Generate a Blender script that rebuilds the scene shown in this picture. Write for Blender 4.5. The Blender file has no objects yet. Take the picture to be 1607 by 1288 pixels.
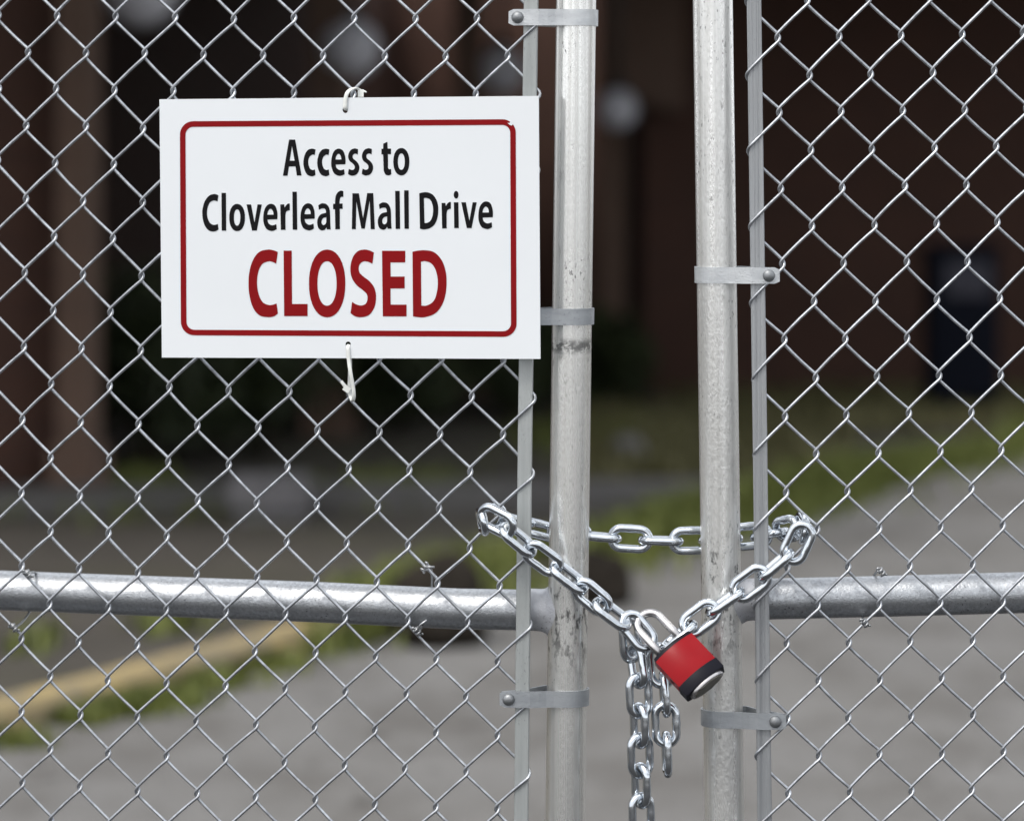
import bpy, bmesh, math, random
from mathutils import Vector, Matrix, noise
from mathutils.geometry import tessellate_polygon
random.seed(7)
S = bpy.context.scene
C = S.collection
rad = math.radians

# ------------------------------------------------------------------ camera, sky, sun, exposure
DIST, EYE, F, CX, HY = 4.0, 1.5, 5188.0, 803.5, 260.0      # fence distance, eye height, focal length and centre of the 1607 px wide photo
cam = bpy.data.objects.new('camera', bpy.data.cameras.new('camera'))
C.objects.link(cam); S.camera = cam
cam.location = (0, -DIST, EYE); cam.rotation_euler = (rad(90), 0, 0)
cd = cam.data
cd.sensor_width = 36; cd.lens = F/1607*36; cd.shift_y = -(644-HY)/1607
cd.clip_start = 0.1; cd.clip_end = 2000
cd.dof.use_dof = True; cd.dof.focus_distance = DIST-0.025; cd.dof.aperture_fstop = 2.9
SUN_EL, SUN_AZ = 55, 218          # azimuth clockwise from north (+Y)
w = bpy.data.worlds.new('World'); S.world = w; w.use_nodes = True
wn = w.node_tree.nodes; wl = w.node_tree.links
sky = wn.new('ShaderNodeTexSky'); sky.sky_type = 'NISHITA'; sky.sun_disc = False
sky.sun_elevation = rad(SUN_EL); sky.sun_rotation = rad(SUN_AZ); sky.air_density = 1.0; sky.dust_density = 6.0; sky.ozone_density = 1.0
hsv = wn.new('ShaderNodeHueSaturation'); hsv.inputs['Saturation'].default_value = 0.45
bg = wn['Background']; bg.inputs['Strength'].default_value = 0.14
wl.new(sky.outputs[0], hsv.inputs['Color'])
# broken bright cloud cover over the blue
ctc = wn.new('ShaderNodeTexCoord'); cmap = wn.new('ShaderNodeMapping'); cmap.inputs['Scale'].default_value = (1, 1, 2.2); cmap.inputs['Location'].default_value = (3.1, .4, 0)
cno = wn.new('ShaderNodeTexNoise'); cno.inputs['Scale'].default_value = 1.9; cno.inputs['Detail'].default_value = 5; cno.inputs['Roughness'].default_value = .55
crm = wn.new('ShaderNodeValToRGB'); crm.color_ramp.elements[0].position = .42; crm.color_ramp.elements[1].position = .60
cmx = wn.new('ShaderNodeMix'); cmx.data_type = 'RGBA'; cmx.inputs[7].default_value = (12.2, 12.6, 13.2, 1)
wl.new(ctc.outputs['Generated'], cmap.inputs[0]); wl.new(cmap.outputs[0], cno.inputs['Vector']); wl.new(cno.outputs[0], crm.inputs[0])
hsp = wn.new('ShaderNodeSeparateXYZ'); wl.new(ctc.outputs['Generated'], hsp.inputs[0])     # milky bank low over the horizon
hrm = wn.new('ShaderNodeValToRGB'); hrm.color_ramp.elements[0].position = .08; hrm.color_ramp.elements[0].color = (1, 1, 1, 1); hrm.color_ramp.elements[1].position = .38; hrm.color_ramp.elements[1].color = (0, 0, 0, 1)
hmx = wn.new('ShaderNodeMath'); hmx.operation = 'MAXIMUM'; wl.new(hsp.outputs[2], hrm.inputs[0]); 
bmp = wn.new('ShaderNodeMapping'); bmp.inputs['Scale'].default_value = (1, 1, .25); bmp.inputs['Location'].default_value = (1.3, .2, 0)
bno = wn.new('ShaderNodeTexNoise'); bno.inputs['Scale'].default_value = 2.6; bno.inputs['Detail'].default_value = 2
brm = wn.new('ShaderNodeValToRGB'); brm.color_ramp.elements[0].position = .42; brm.color_ramp.elements[0].color = (.12, .12, .12, 1); brm.color_ramp.elements[1].position = .56
bml = wn.new('ShaderNodeMath'); bml.operation = 'MULTIPLY'
wl.new(ctc.outputs['Generated'], bmp.inputs[0]); wl.new(bmp.outputs[0], bno.inputs['Vector']); wl.new(bno.outputs[0], brm.inputs[0])
wl.new(hrm.outputs[0], bml.inputs[0]); wl.new(brm.outputs[0], bml.inputs[1]); wl.new(bml.outputs[0], hmx.inputs[0]); wl.new(crm.outputs[0], hmx.inputs[1])
wl.new(hmx.outputs[0], cmx.inputs[0]); wl.new(hsv.outputs[0], cmx.inputs[6]); wl.new(cmx.outputs[2], bg.inputs['Color'])
sl = bpy.data.lights.new('sun', 'SUN'); sl.energy = 1.5; sl.angle = rad(14); sl.color = (1, 0.97, 0.92)
sun = bpy.data.objects.new('sun', sl); C.objects.link(sun); sun.location = (0, 0, 20)
_d = Vector((math.sin(rad(SUN_AZ))*math.cos(rad(SUN_EL)), math.cos(rad(SUN_AZ))*math.cos(rad(SUN_EL)), math.sin(rad(SUN_EL))))
sun.rotation_euler = _d.to_track_quat('Z', 'Y').to_euler()
vs = S.view_settings; vs.view_transform = 'Standard'; vs.look = 'None'; vs.exposure = 0.0; vs.gamma = 1

# ------------------------------------------------------------------ helpers
def ray(px, py): return Vector(((px-CX)/F, 1.0, (HY-py)/F))
def at(px, py, y=0.0):                       # point seen at a photo pixel, at world depth y
    return Vector((0, -DIST, EYE)) + ray(px, py)*(DIST+y)
def on_plane(px, py, x0, y0, m):             # ... on the vertical plane y + m (x - x0) = y0
    d = ray(px, py); t = (y0+DIST+m*x0)/(1+m*d.x)
    return Vector((0, -DIST, EYE)) + d*t
def ground_at(px, py): 
    t = EYE*F/(py-HY); return Vector(((px-CX)/F*t, t-DIST, 0))

class MB:
    def __init__(s): s.v = []; s.f = []; s.flat = set()
    def add(s, vs, fs, flat=False):
        o = len(s.v); s.v += [tuple(p) for p in vs]
        for f in fs:
            if flat: s.flat.add(len(s.f))
            s.f.append(tuple(i+o for i in f))
    def build(s, name, mat, parent=None, origin=None):
        me = bpy.data.meshes.new(name)
        base = Vector(origin) if origin is not None else (parent_loc(parent) if parent else Vector((0, 0, 0)))
        me.from_pydata([(x-base.x, y-base.y, z-base.z) for x, y, z in s.v], [], s.f)
        me.polygons.foreach_set('use_smooth', [i not in s.flat for i in range(len(s.f))])
        me.materials.append(mat); me.update()
        o = bpy.data.objects.new(name, me); C.objects.link(o)
        if parent: o.parent = parent; o.location = base - parent_loc(parent)
        else: o.location = base
        return o
def parent_loc(p):
    l = Vector((0, 0, 0))
    while p: l += p.location; p = p.parent
    return l
def thing(name, label, cat, loc, group=None):
    o = bpy.data.objects.new(name, None); C.objects.link(o); o.location = loc
    o.empty_display_size = 0.1
    return tag(o, label, cat, group)
def tag(o, label, cat, group=None, kind=None):
    o['label'] = label; o['category'] = cat
    if group: o['group'] = group
    if kind: o['kind'] = kind
    return o
def struct(o, kind='structure'):
    o['kind'] = kind; return o

def tube(mb, pts, r, n=8, closed=False, cap=True, flat=None, ref=None):
    """sweep a round (or flattened: flat=(a,b)) section along pts; r may be a list"""
    pts = [Vector(p) for p in pts]; N = len(pts)
    rr = r if isinstance(r, (list, tuple)) else [r]*N
    tans = []
    for i in range(N):
        a = pts[(i-1) % N] if (closed or i > 0) else pts[i]
        b = pts[(i+1) % N] if (closed or i < N-1) else pts[i]
        tans.append((b-a).normalized())
    up = Vector(ref) if ref is not None else (Vector((0, 0, 1)) if abs(tans[0].z) < .9 else Vector((0, 1, 0)))
    vs = []
    for i, (p, t) in enumerate(zip(pts, tans)):
        u = (up - t*up.dot(t)).normalized()
        v = t.cross(u)
        if ref is None: up = u
        for k in range(n):
            a = 2*math.pi*k/n
            fa, fb = flat if flat else (1, 1)
            vs.append(p + (u*math.cos(a)*fa + v*math.sin(a)*fb)*rr[i])
    fs = []
    for i in range(N if closed else N-1):
        j = (i+1) % N
        for k in range(n):
            fs.append((i*n+k, i*n+(k+1) % n, j*n+(k+1) % n, j*n+k))
    if cap and not closed:
        fs.append(tuple(reversed(range(n)))); fs.append(tuple((N-1)*n+k for k in range(n)))
    mb.add(vs, fs)
def box(mb, lo, hi):
    (a, b, c), (d, e, f) = lo, hi
    v = [(a,b,c),(d,b,c),(d,e,c),(a,e,c),(a,b,f),(d,b,f),(d,e,f),(a,e,f)]
    mb.add(v, [(0,3,2,1),(4,5,6,7),(0,1,5,4),(1,2,6,5),(2,3,7,6),(3,0,4,7)], flat=True)
def prism(mb, base, z0, z1):                  # vertical extrusion of a plan polygon
    n = len(base)
    v = [(x, y, z0) for x, y in base] + [(x, y, z1) for x, y in base]
    mb.add(v, [tuple(reversed(range(n))), tuple(range(n, 2*n))] + [(i, (i+1) % n, n+(i+1) % n, n+i) for i in range(n)], flat=True)

# ------------------------------------------------------------------ materials
def mat(name):
    m = bpy.data.materials.new(name); m.use_nodes = True
    return m, m.node_tree, m.node_tree.nodes['Principled BSDF']
def tex(nt, kind, scale, detail=4, rough=.6, stretch=None, coord='Object'):
    co = nt.nodes.new('ShaderNodeTexCoord'); mp = nt.nodes.new('ShaderNodeMapping')
    nt.links.new(co.outputs[coord], mp.inputs['Vector'])
    if stretch: mp.inputs['Scale'].default_value = stretch
    if kind == 'noise':
        t = nt.nodes.new('ShaderNodeTexNoise'); t.inputs['Detail'].default_value = detail; t.inputs['Roughness'].default_value = rough
    else:
        t = nt.nodes.new('ShaderNodeTexVoronoi')
    t.inputs['Scale'].default_value = scale
    nt.links.new(mp.outputs[0], t.inputs['Vector'])
    return t
def ramp(nt, src, stops, interp='LINEAR'):
    r = nt.nodes.new('ShaderNodeValToRGB'); r.color_ramp.interpolation = interp
    e = r.color_ramp.elements
    while len(e) < len(stops): e.new(0.5)
    for k, (p, c) in zip(e, stops):
        k.position = p; k.color = (c, c, c, 1) if isinstance(c, (int, float)) else (*c, 1)
    nt.links.new(src, r.inputs[0]); return r.outputs[0]
def mix(nt, fac, a, b, mode='MIX'):
    m = nt.nodes.new('ShaderNodeMix'); m.data_type = 'RGBA'; m.blend_type = mode
    for s, v in ((m.inputs[0], fac), (m.inputs[6], a), (m.inputs[7], b)):
        if hasattr(v, 'is_linked') or isinstance(v, bpy.types.NodeSocket): nt.links.new(v, s)
        elif isinstance(v, (int, float)): s.default_value = v
        else: s.default_value = (*v, 1)
    return m.outputs[2]
def bump(nt, bs, h, strength, dist):
    b = nt.nodes.new('ShaderNodeBump'); b.inputs['Strength'].default_value = strength; b.inputs['Distance'].default_value = dist
    nt.links.new(h, b.inputs['Height']); nt.links.new(b.outputs[0], bs.inputs['Normal'])

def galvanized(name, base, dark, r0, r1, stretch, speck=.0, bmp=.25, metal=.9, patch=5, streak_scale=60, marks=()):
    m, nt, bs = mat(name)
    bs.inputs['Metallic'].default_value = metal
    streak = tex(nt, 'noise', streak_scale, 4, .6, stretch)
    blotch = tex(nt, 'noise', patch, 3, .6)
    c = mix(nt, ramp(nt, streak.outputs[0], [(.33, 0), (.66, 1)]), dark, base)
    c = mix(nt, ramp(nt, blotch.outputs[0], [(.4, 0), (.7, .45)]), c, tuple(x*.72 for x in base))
    if speck:
        sp = tex(nt, 'noise', 330, 3, .7, tuple(.35+.65*s for s in stretch))
        zone = tex(nt, 'noise', 9, 2, .5)
        f = mix(nt, 1.0, ramp(nt, sp.outputs[0], [(.61, 0), (.67, 1)]), ramp(nt, zone.outputs[0], [(.45, .08), (.62, 1)]), 'MULTIPLY')
        f2 = mix(nt, 1.0, f, (speck, speck, speck), 'MULTIPLY')
        c = mix(nt, f2, c, (.05, .05, .055))
    for z, hh, k, thr in marks:               # rubbed and scorched zones with a height of their own
        co = nt.nodes.new('ShaderNodeTexCoord'); sp_ = nt.nodes.new('ShaderNodeSeparateXYZ'); nt.links.new(co.outputs['Object'], sp_.inputs[0])
        m1 = nt.nodes.new('ShaderNodeMath'); m1.operation = 'SUBTRACT'; nt.links.new(sp_.outputs[2], m1.inputs[0]); m1.inputs[1].default_value = z
        m2 = nt.nodes.new('ShaderNodeMath'); m2.operation = 'ABSOLUTE'; nt.links.new(m1.outputs[0], m2.inputs[0])
        m3 = nt.nodes.new('ShaderNodeMath'); m3.operation = 'DIVIDE'; nt.links.new(m2.outputs[0], m3.inputs[0]); m3.inputs[1].default_value = hh
        sm = tex(nt, 'noise', 110, 5, .7, (1, 1, .45) if hh > .02 else (.6, .6, 1))
        f = mix(nt, 1.0, ramp(nt, sm.outputs[0], [(thr, 0), (thr+.08, k)]), ramp(nt, m3.outputs[0], [(.3, 1), (1.0, 0)]), 'MULTIPLY')
        c = mix(nt, f, c, (.10, .10, .10))
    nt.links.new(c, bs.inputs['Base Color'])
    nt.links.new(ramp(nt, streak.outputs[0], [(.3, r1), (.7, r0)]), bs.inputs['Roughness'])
    fine = tex(nt, 'noise', 480, 3, .6, tuple(.3+.7*s for s in stretch))
    bump(nt, bs, fine.outputs[0], bmp, .0012)
    return m
M = {}
M['post'] = galvanized('galvanised_post', (.94, .935, .905), (.57, .565, .54), .20, .36, (1, 1, .004), .9, .16, .84, 4, 85, [(.964, .09, .85, .52), (1.2825, .011, .8, .44), (1.25, .05, .5, .58), (.62, .3, .4, .66)])  # lengthwise streaks on both posts: wiped zinc plus reflection bands put into the colour
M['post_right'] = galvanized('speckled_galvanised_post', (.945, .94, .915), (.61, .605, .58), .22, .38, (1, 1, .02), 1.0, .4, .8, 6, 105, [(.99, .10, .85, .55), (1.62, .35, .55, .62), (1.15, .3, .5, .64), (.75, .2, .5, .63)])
M['rail'] = galvanized('galvanised_rail', (.56, .58, .60), (.36, .37, .39), 0.32, .48, (1, 1, 1), .9, .45, .96, 5, 210)
M['wire'] = galvanized('galvanised_wire', (.60, .625, .66), (.29, .30, .32), .32, .5, (1, 1, 1), .35, .15, .9, 9, 70)
M['bar'] = galvanized('galvanised_bar', (.50, .52, .515), (.34, .36, .355), .42, .6, (1, 1, .05), .5, .25, .6)
M['bar_dark'] = galvanized('ridged_bar_metal', (.42, .43, .44), (.26, .27, .28), .42, .6, (2.5, 1, .012), .3, .3, .7, 5, 110)
M['band'] = galvanized('galvanised_band', (.70, .72, .73), (.48, .50, .52), .36, .52, (.4, .4, 1), .3, .25, .7, 14)
M['band_dull'] = galvanized('dull_band', (.44, .46, .48), (.32, .34, .36), .42, .56, (.4, .4, 1), .4, .25, .7, 14)
M['bolt'] = galvanized('dull_bolt', (.34, .35, .36), (.25, .26, .27), .45, .6, (1, 1, 1), .3, .2)
M['paint'] = galvanized('silver_paint', (.58, .59, .62), (.46, .47, .5), .4, .5, (1, 1, 1), 1.0, .35, .5)
M['chain'] = galvanized('zinc_chain', (.74, .78, .82), (.54, .57, .61), .13, .22, (.6, .6, .6), 0, .0, 1.0, 30)
M['tie'] = galvanized('aluminium_tie', (.48, .49, .50), (.34, .35, .36), .36, .5, (1, 1, 1), 0, .1)
M['steel'] = galvanized('brushed_shackle', (.62, .60, .60), (.5, .48, .48), .22, .32, (.6, .6, .6), .05, .05, 1.0)

def simple(name, col, rough, spec=.35, coat=0, var=.06, scale=30, metal=0):
    m, nt, bs = mat(name)
    n = tex(nt, 'noise', scale, 4, .6)
    nt.links.new(mix(nt, ramp(nt, n.outputs[0], [(.35, 0), (.65, 1)]), tuple(c*(1-var) for c in col), tuple(min(1, c*(1+var)) for c in col)), bs.inputs['Base Color'])
    bs.inputs['Roughness'].default_value = rough; bs.inputs['Specular IOR Level'].default_value = spec
    bs.inputs['Coat Weight'].default_value = coat; bs.inputs['Coat Roughness'].default_value = .08; bs.inputs['Metallic'].default_value = metal
    return m
M['sign'] = simple('white_sign_plastic', (.755, .78, .80), .42, .25, 0, .012, 6)
M['sign_red'] = simple('sign_red_ink', (.225, .004, .006), .5, .12, 0, .05, 20)
M['sign_black'] = simple('sign_black_ink', (.006, .0055, .0065), .5, .12, 0, .05)
M['nylon'] = simple('white_nylon', (.78, .79, .75), .4, .5, 0, .03)
M['lock_red'] = simple('red_lacquer', (.27, .002, .006), .28, .16, .08, .05, 25)
M['lock_black'] = simple('black_plastic', (.006, .006, .011), .42, .14, 0, .1)
M['globe'] = simple('frosted_globe', (.52, .52, .56), .25, .5, 0, .05, 4)
M['lamp_metal'] = simple('dark_lamp_metal', (.03, .03, .03), .4)
M['rock'] = simple('dark_rock', (.026, .022, .018), .95, .05, 0, .4, 8)
M['pale_concrete'] = simple('pale_concrete', (.15, .145, .15), .9, .1, 0, .2, 9)
M['box_dark'] = simple('dark_blue_paint', (.004, .005, .009), .7, .05)
M['box_panel'] = simple('grey_panel', (.036, .036, .046), .7, .1)
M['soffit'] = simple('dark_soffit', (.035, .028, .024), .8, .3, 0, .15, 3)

def brick(name, c1, c2, mortar):
    m, nt, bs = mat(name)
    co = nt.nodes.new('ShaderNodeTexCoord'); sep = nt.nodes.new('ShaderNodeSeparateXYZ'); cmb = nt.nodes.new('ShaderNodeCombineXYZ')
    ad = nt.nodes.new('ShaderNodeMath'); ad.operation = 'ADD'
    nt.links.new(co.outputs['Object'], sep.inputs[0]); nt.links.new(sep.outputs[0], ad.inputs[0]); nt.links.new(sep.outputs[1], ad.inputs[1])
    nt.links.new(ad.outputs[0], cmb.inputs[0]); nt.links.new(sep.outputs[2], cmb.inputs[1])
    b = nt.nodes.new('ShaderNodeTexBrick'); nt.links.new(cmb.outputs[0], b.inputs['Vector'])
    b.inputs['Scale'].default_value = 1; b.inputs['Brick Width'].default_value = .2; b.inputs['Row Height'].default_value = .075; b.inputs['Mortar Size'].default_value = .006
    b.inputs['Color1'].default_value = (*c1, 1); b.inputs['Color2'].default_value = (*c2, 1); b.inputs['Mortar'].default_value = (*mortar, 1)
    n = tex(nt, 'noise', 1.2, 4)
    nt.links.new(mix(nt, ramp(nt, n.outputs[0], [(.35, .0), (.65, .4)]), b.outputs[0], tuple(.6*x for x in c1)), bs.inputs['Base Color'])
    bs.inputs['Roughness'].default_value = .85; bump(nt, bs, b.outputs['Fac'], .4, -.006)
    return m
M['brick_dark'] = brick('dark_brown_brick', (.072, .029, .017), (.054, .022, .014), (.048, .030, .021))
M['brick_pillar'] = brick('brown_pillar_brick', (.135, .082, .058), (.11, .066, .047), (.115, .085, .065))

def groundmat(name, c1, c2, c3, scale, rough=.92):
    m, nt, bs = mat(name)
    big = tex(nt, 'noise', scale, 5, .62); fine = tex(nt, 'noise', 55, 5, .7); v = tex(nt, 'noise', .5, 3, .5)
    c = mix(nt, ramp(nt, big.outputs[0], [(.36, 0), (.66, 1)]), c1, c2)
    c = mix(nt, ramp(nt, v.outputs[0], [(.45, 0), (.62, .8)]), c, c3)
    c = mix(nt, ramp(nt, fine.outputs[0], [(.3, .5), (.7, 0)]), c, tuple(.5*x for x in c1))
    nt.links.new(c, bs.inputs['Base Color']); bs.inputs['Roughness'].default_value = rough
    bs.inputs['Specular IOR Level'].default_value = .25
    bump(nt, bs, fine.outputs[0], .5, .006)
    return m
def stained(m, dark, amount):
    nt = m.node_tree; bs = nt.nodes['Principled BSDF']; src = bs.inputs['Base Color'].links[0].from_socket
    st = tex(nt, 'noise', 2.3, 6, .65, (1, .6, 1)); sp = tex(nt, 'noise', 6.5, 3, .5)
    c = mix(nt, ramp(nt, st.outputs[0], [(.44, 0), (.60, amount)]), src, dark)
    c = mix(nt, ramp(nt, sp.outputs[0], [(.64, 0), (.70, amount*1.1)]), c, tuple(x*.6 for x in dark))
    nt.links.new(c, bs.inputs['Base Color']); return m
M['ground'] = groundmat('old_pavement', (.064, .057, .049), (.098, .088, .075), (.080, .075, .052), 1.6)
M['road'] = groundmat('worn_asphalt', (.190, .184, .177), (.222, .216, .207), (.192, .185, .174), 1.1); stained(M['road'], (.11, .103, .094), .65)
M['pavement'] = groundmat('old_concrete_edge', (.11, .105, .105), (.14, .135, .13), (.10, .10, .09), 2)

def curbmat():
    m, nt, bs = mat('worn_yellow_curb')
    n = tex(nt, 'noise', 7, 5, .7)
    nt.links.new(mix(nt, ramp(nt, n.outputs[0], [(.35, 0), (.62, 1)]), (.19, .165, .115), (.38, .285, .125)), bs.inputs['Base Color'])
    bs.inputs['Roughness'].default_value = .9; return m
M['curb'] = curbmat()
def leafmat(name, a, b):
    m, nt, bs = mat(name)
    g = nt.nodes.new('ShaderNodeNewGeometry')
    nt.links.new(mix(nt, g.outputs['Random Per Island'], a, b), bs.inputs['Base Color'])
    bs.inputs['Roughness'].default_value = .6; bs.inputs['Specular IOR Level'].default_value = .3
    return m
M['grass'] = leafmat('grass_blades', (.075, .097, .021), (.155, .172, .040))
M['drygrass'] = leafmat('dry_grass_blades', (.085, .080, .034), (.135, .124, .054))
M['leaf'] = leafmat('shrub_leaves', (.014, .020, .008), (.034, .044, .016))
M['stem'] = simple('shrub_stem', (.04, .03, .02), .9)

# ------------------------------------------------------------------ ground, road, curb
m = MB(); m.add([(-400, -400, 0), (400, -400, 0), (400, 600, 0), (-400, 600, 0)], [(0, 1, 2, 3)], flat=True)
struct(m.build('ground', M['ground']))
def cl(X): return 4.74 + (X+1.35)*2.09           # world y of the road's far edge at x
m = MB(); N = 60; vs_ = []; fs_ = []
for i in range(N+1):
    X = -9 + 26*i/N
    wob = .10*noise.noise((X*1.7, 3.1, 0)) + .05*noise.noise((X*5, 8, 0))
    vs_ += [(X, -60, .004), (X, cl(X)+wob, .004)]
for i in range(N): fs_.append((2*i, 2*i+2, 2*i+3, 2*i+1))
m.add(vs_, fs_, flat=True); struct(m.build('road', M['road']))
# unseen dark strip under the gate, added to darken the rails' undersides
m = MB(); m.add([(-14, -5.5, .008), (14, -5.5, .008), (14, 1.4, .008), (-14, 1.4, .008)], [(0, 1, 2, 3)], flat=True)
struct(m.build('added_dark_strip', groundmat('added_strip_surface', (.040, .040, .041), (.055, .054, .054), (.048, .047, .046), 1.3)))
# paved edge in front of the building, left
m = MB(); prism(m, [(-6, 9.75), (1.0, 10.5), (1.0, 10.95), (-6, 10.2)], .001, .09); struct(m.build('pavement', M['pavement']))
# curb with worn yellow paint
m = MB(); sec = [(-.065, 0), (-.065, .06), (-.05, .082), (-.025, .09), (.025, .09), (.06, .082), (.07, .06), (.07, 0)]
pts = []; dirv = Vector((1, 2.09, 0)).normalized(); nrm = Vector((-dirv.y, dirv.x, 0))
K = 30
for i in range(K+1):
    X = -4 + (3.55)*i/K; p = Vector((X, cl(X)+.03, 0))
    for a, z in sec: pts.append(p + nrm*(a+.008*noise.noise((X*3, 1, 1))) + Vector((0, 0, z*(1+.09*noise.noise((X*4, 2, z*9))))))
n = len(sec); fs_ = [(i*n+k, i*n+k+1, (i+1)*n+k+1, (i+1)*n+k) for i in range(K) for k in range(n-1)]
fs_ += [tuple(range(n)), tuple(reversed(range(K*n, K*n+n)))]
m.add(pts, fs_, flat=True); struct(m.build('curb', M['curb']))

def blades(mb, n, pick, h0, h1, wd=.008):
    for _ in range(n):
        p = pick()
        if p is None: continue
        h = random.uniform(h0, h1)*p[2]; a = random.uniform(0, 6.283); lean = random.uniform(.1, .7)*h
        dx, dy = math.cos(a), math.sin(a); ww = wd*random.uniform(.7, 1.6)
        b = Vector((p[0], p[1], 0)); s = Vector((-dy, dx, 0))*ww
        mid = b + Vector((dx*lean*.35, dy*lean*.35, h*.6)); tip = b + Vector((dx*lean, dy*lean, h))
        mb.add([b-s, b+s, mid+s*.7, mid-s*.7, tip], [(0, 1, 2, 3), (3, 2, 4)])
def strip_pick():
    X = random.uniform(-2.0, 3.2)
    d = random.gauss(.33, .26)
    den = noise.noise((X*1.3+4, d*1.5, 0.3))*.9 + (.42 if X > -.66 else -.55) + (.25 if -.2 > X > -.7 else 0) + (.2 if .4 < X < 1.7 else 0)
    if X < -.62 and d < .16: return None
    if den < random.uniform(0, .65): return None
    if d > 1: return None
    return (X, cl(X)+d*1.3, .6+.8*max(0, den))
g = MB(); blades(g, 30000, strip_pick, .05, .13)
def patch(px, py, rx, ry, hh=1):
    c = ground_at(px, py)
    return lambda: (random.gauss(c.x, rx), random.gauss(c.y, ry), hh)
for px, py, rx, ry, nn in ((50, 1018, .05, .10, 120), (620, 775, .18, .35, 1500), (205, 770, .10, .3, 900), (270, 985, .08, .14, 160), (930, 690, .2, .5, 1600), (310, 800, .4, .3, 500)):
    blades(g, int(nn*.4), patch(px, py, rx, ry), .04, .11)
for px, py, rx, ry, nn in ((130, 1136, .035, .04, 200), (180, 1122, .07, .05, 400), (235, 1106, .07, .05, 600), (320, 1078, .07, .06, 500), (400, 1052, .06, .06, 300), (20, 1172, .05, .05, 90)):
    blades(g, nn, patch(px, py, rx, ry, .8), .03, .08)
tag(g.build('grass', M['grass']), 'green grass tufts growing along the curb line and in pavement cracks', 'grass', kind='stuff')
g = MB()
def dry_pick():
    X = random.uniform(.3, 7.5); Y = random.uniform(11.5, 17.6)
    if Y < cl(X)+1.5 or noise.noise((X*.7, Y*.5, 2)) < random.uniform(-.5, .1): return None
    return (X, Y, 1)
blades(g, 26000, dry_pick, .04, .12, .013)
tag(g.build('dry_grass', M['drygrass']), 'dull olive weeds spread over the ground before the brick wall on the right', 'weeds', kind='stuff')

# ------------------------------------------------------------------ the closed mall building behind
U = Vector((.24, .971, 0)); NB = Vector((-.971, .24, 0))         # along the arcade, and into it
P0 = Vector((-1.936, 10.8, 0))
bld = thing('brick_building', 'dark brown brick mall building with a shaded pillared arcade behind the fence', 'building', (0, 18, 0))
def slab(a, b, depth0, depth1, z0, z1):       # plan strip along the arcade from a to b metres, set back depth0..depth1
    q = [P0+U*a+NB*depth0, P0+U*b+NB*depth0, P0+U*b+NB*depth1, P0+U*a+NB*depth1]
    return [(p.x, p.y) for p in q], z0, z1
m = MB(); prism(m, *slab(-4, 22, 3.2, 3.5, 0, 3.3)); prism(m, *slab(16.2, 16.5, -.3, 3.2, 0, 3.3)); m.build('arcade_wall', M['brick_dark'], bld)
m = MB(); prism(m, *slab(-3.2, 14.5, -2.4, 3.6, 3.3, 3.75)); m.build('arcade_roof', M['soffit'], bld)  # overhang is out of view, extended forward to keep the pillars shaded
def pillar(px, Z, wd):
    x = (px-CX)/F*Z; m = MB()
    c = Vector((x, Z-DIST, 0)); h = wd/2
    q = [c-U*h-NB*h, c+U*h-NB*h, c+U*h+NB*h, c-U*h+NB*h]
    prism(m, [(p.x, p.y) for p in q], 0, 3.298 if px < 900 else 2.948)
    q = [c-U*(h+.03)-NB*(h+.03), c+U*(h+.03)-NB*(h+.03), c+U*(h+.03)+NB*(h+.03), c-U*(h+.03)+NB*(h+.03)]
    prism(m, [(p.x, p.y) for p in q], 0, .25)
    m.build('pillar', M['brick_pillar'], bld)
for px, Z, wd in ((124, 14.8, .155), (520, 18.4, .20), (735, 21.4, .16), (962, 21.45, .15)): pillar(px, Z, wd)
# left solid wall near the camera side (dark brick up to the first pillar)
m = MB(); a = ground_at(-420, 812); b = ground_at(98, 781)
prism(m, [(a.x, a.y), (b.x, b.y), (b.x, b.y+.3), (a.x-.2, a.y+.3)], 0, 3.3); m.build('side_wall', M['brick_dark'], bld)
# right wing and an unseen roof overhang added to shade its wall
WX, WY = 0.86, 17.7
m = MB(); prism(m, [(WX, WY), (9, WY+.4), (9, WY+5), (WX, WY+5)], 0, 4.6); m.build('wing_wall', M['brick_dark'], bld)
m = MB(); prism(m, [(WX-.25, WY-3.2), (9.3, WY-2.8), (9.3, WY-.003), (WX-.25, WY-.003)], 2.95, 3.4); m.build('wing_shade_canopy', M['soffit'], bld)
# lighter arched panel hanging at the wing's corner
m = MB(); x0, x1, zt, yb = .60, 1.12, 2.93, WY-.35
prof = [(x0, zt), (x0, 2.20)]
for k in range(9):
    a = math.pi*k/16; prof.append((x0+.06+.40*(1-math.cos(a)), 2.20-.34*math.sin(a)))
prof += [(x1, 1.86), (x1, zt)]
q = [(x, yb, z) for x, z in prof] + [(x, yb+.2, z) for x, z in prof]; n = len(prof)
m.add(q, [tuple(range(n)), tuple(reversed(range(n, 2*n)))] + [(i, n+i, n+(i+1) % n, (i+1) % n) for i in range(n)], flat=True)
m.build('arch_panel', M['brick_pillar'], bld)

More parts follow.
